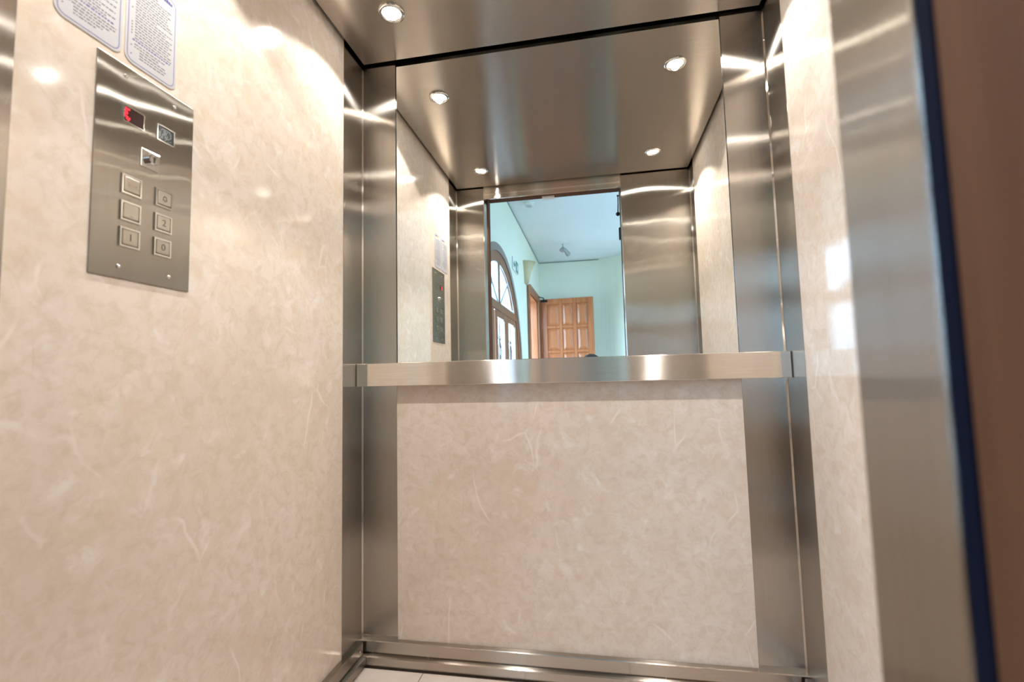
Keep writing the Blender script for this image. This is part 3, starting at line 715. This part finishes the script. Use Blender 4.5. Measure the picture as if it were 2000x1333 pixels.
E_ = [(k, k + 1) for k in range(8)]
def chain(start, pts):
    prev = start
    for p in pts: J.append(p); E_.append((prev, len(J) - 1)); prev = len(J) - 1
    return prev
for s in (-1, 1):
    chain(3, [(0.80 + s * 0.17, -1.875, 0.775, 0.060), (0.80 + s * 0.225, -1.80, 0.66, 0.048), (0.80 + s * 0.235, -1.735, 0.575, 0.043),
              (0.81 + s * 0.18, -1.685, 0.72, 0.037), (0.815 + s * 0.135, -1.660, 0.850, 0.026), (0.82 + s * 0.110, -1.650, 0.900, 0.022, 0.022), (0.82 + s * 0.098, -1.640, 0.935, 0.020, 0.024)])
    hand = len(J) - 1
    for k, (dy, dz, ln) in enumerate(((0.004, 0.038, 0.9), (0.006, 0.014, 1.0), (0.006, -0.010, 0.95), (0.004, -0.032, 0.75))):
        bx, bz = 0.82 + s * 0.088, 0.945 + dz * 0.75
        chain(hand, [(bx, -1.622 + dy, bz, 0.0085), (bx - s * 0.008, -1.598, bz + 0.004, 0.0078), (bx - s * 0.034 * ln, -1.596, bz + 0.004, 0.0068)])
    chain(hand - 1, [(0.82 + s * 0.088, -1.672, 0.925, 0.010), (0.82 + s * 0.060, -1.670, 0.950, 0.009)])
    chain(0, [(0.80 + s * 0.09, -1.99, 0.37, 0.095), (0.80 + s * 0.15, -1.80, 0.43, 0.080), (0.80 + s * 0.17, -1.635, 0.46, 0.062), (0.80 + s * 0.165, -1.70, 0.30, 0.055),
              (0.80 + s * 0.16, -1.79, 0.10, 0.040), (0.80 + s * 0.16, -1.785, 0.045, 0.040), (0.80 + s * 0.17, -1.64, 0.034, 0.032)])
body = child(skin_body('body', J, E_, SKIN, 0, 2), pe)
body['label'] = 'crouching body holding a camera at face height'
# split the colour of one continuous body: clothes below the neck, skin on head and hands
me = body.data; me.materials.clear()
for m_ in (SKIN, CLOTH, JEANS, BLACK): me.materials.append(m_)
for p_ in me.polygons:
    c = p_.center
    if c.z < 0.085: p_.material_index = 3
    elif c.z < 0.50 and not (abs(c.x - 0.80) > 0.19 and c.z > 0.50): p_.material_index = 2
    elif c.z < 0.865 and c.y < -1.640: p_.material_index = 1
    else: p_.material_index = 0
mb = MB(); mb.ball((hx_, hy_ - 0.012, hz_ + 0.030), 0.1, (0.80, 0.98, 0.93), 24, 16)
bmesh.ops.delete(mb.bm, geom=[v for v in mb.bm.verts if v.co.z < hz_ - 0.03 - 0.5 * (hy_ + 0.01 - v.co.y) or (v.co.y > hy_ + 0.055 and v.co.z < hz_ + 0.07)], context='VERTS')
hair = child(mb.build('hair', HAIR, smooth=True), pe); hair['label'] = 'short dark hair'
md = hair.modifiers.new('thickness', 'SOLIDIFY'); md.thickness = 0.012; md.offset = -1
for s in (-1, 1):
    child(MB().ball((hx_ + s * 0.030, hy_ + 0.078, hz_ + 0.002), 0.011, (1, 0.8, 0.8), 12, 8).build('eye', WHITE, smooth=True), pe)
    child(MB().ball((hx_ + s * 0.075, hy_ - 0.005, hz_ - 0.005), 0.028, (0.35, 0.7, 1.1), 12, 8).build('ear', SKIN, smooth=True), pe)
child(MB().tube([(hx_, hy_ + 0.082, hz_ + 0.01), (hx_, hy_ + 0.096, hz_ - 0.02), (hx_, hy_ + 0.092, hz_ - 0.034)], [0.006, 0.010, 0.012], 10).build('nose', SKIN, smooth=True), pe)
child(MB().ball((hx_, hy_ + 0.075, hz_ - 0.060), 0.02, (1.1, 0.35, 0.3), 12, 8).build('mouth', plain('lips', (0.42, 0.18, 0.15), 0.5), smooth=True), pe)
tag(pe, 'dark-haired person in dark clothes crouching with a camera in the lobby', 'person')
hc = empty('handheld_camera', (0.822, -1.63, 0.905))
child(MB().box((0.757, -1.657, 0.910), (0.887, -1.610, 1.000), 0.008, 2).build('camera_body', BLACK), hc)
child(MB().box((0.795, -1.654, 0.998), (0.850, -1.614, 1.025), 0.008, 2).build('viewfinder_hump', BLACK), hc)
child(MB().lathe([(0.036, 0), (0.036, 0.030), (0.039, 0.033), (0.039, 0.046), (0.030, 0.046), (0.026, 0.040)], (0.822, -1.6105, 0.953), (0, 1, 0), 28).build('lens_barrel', BLACK), hc)
tag(hc, 'black camera held in front of the crouching person', 'camera')
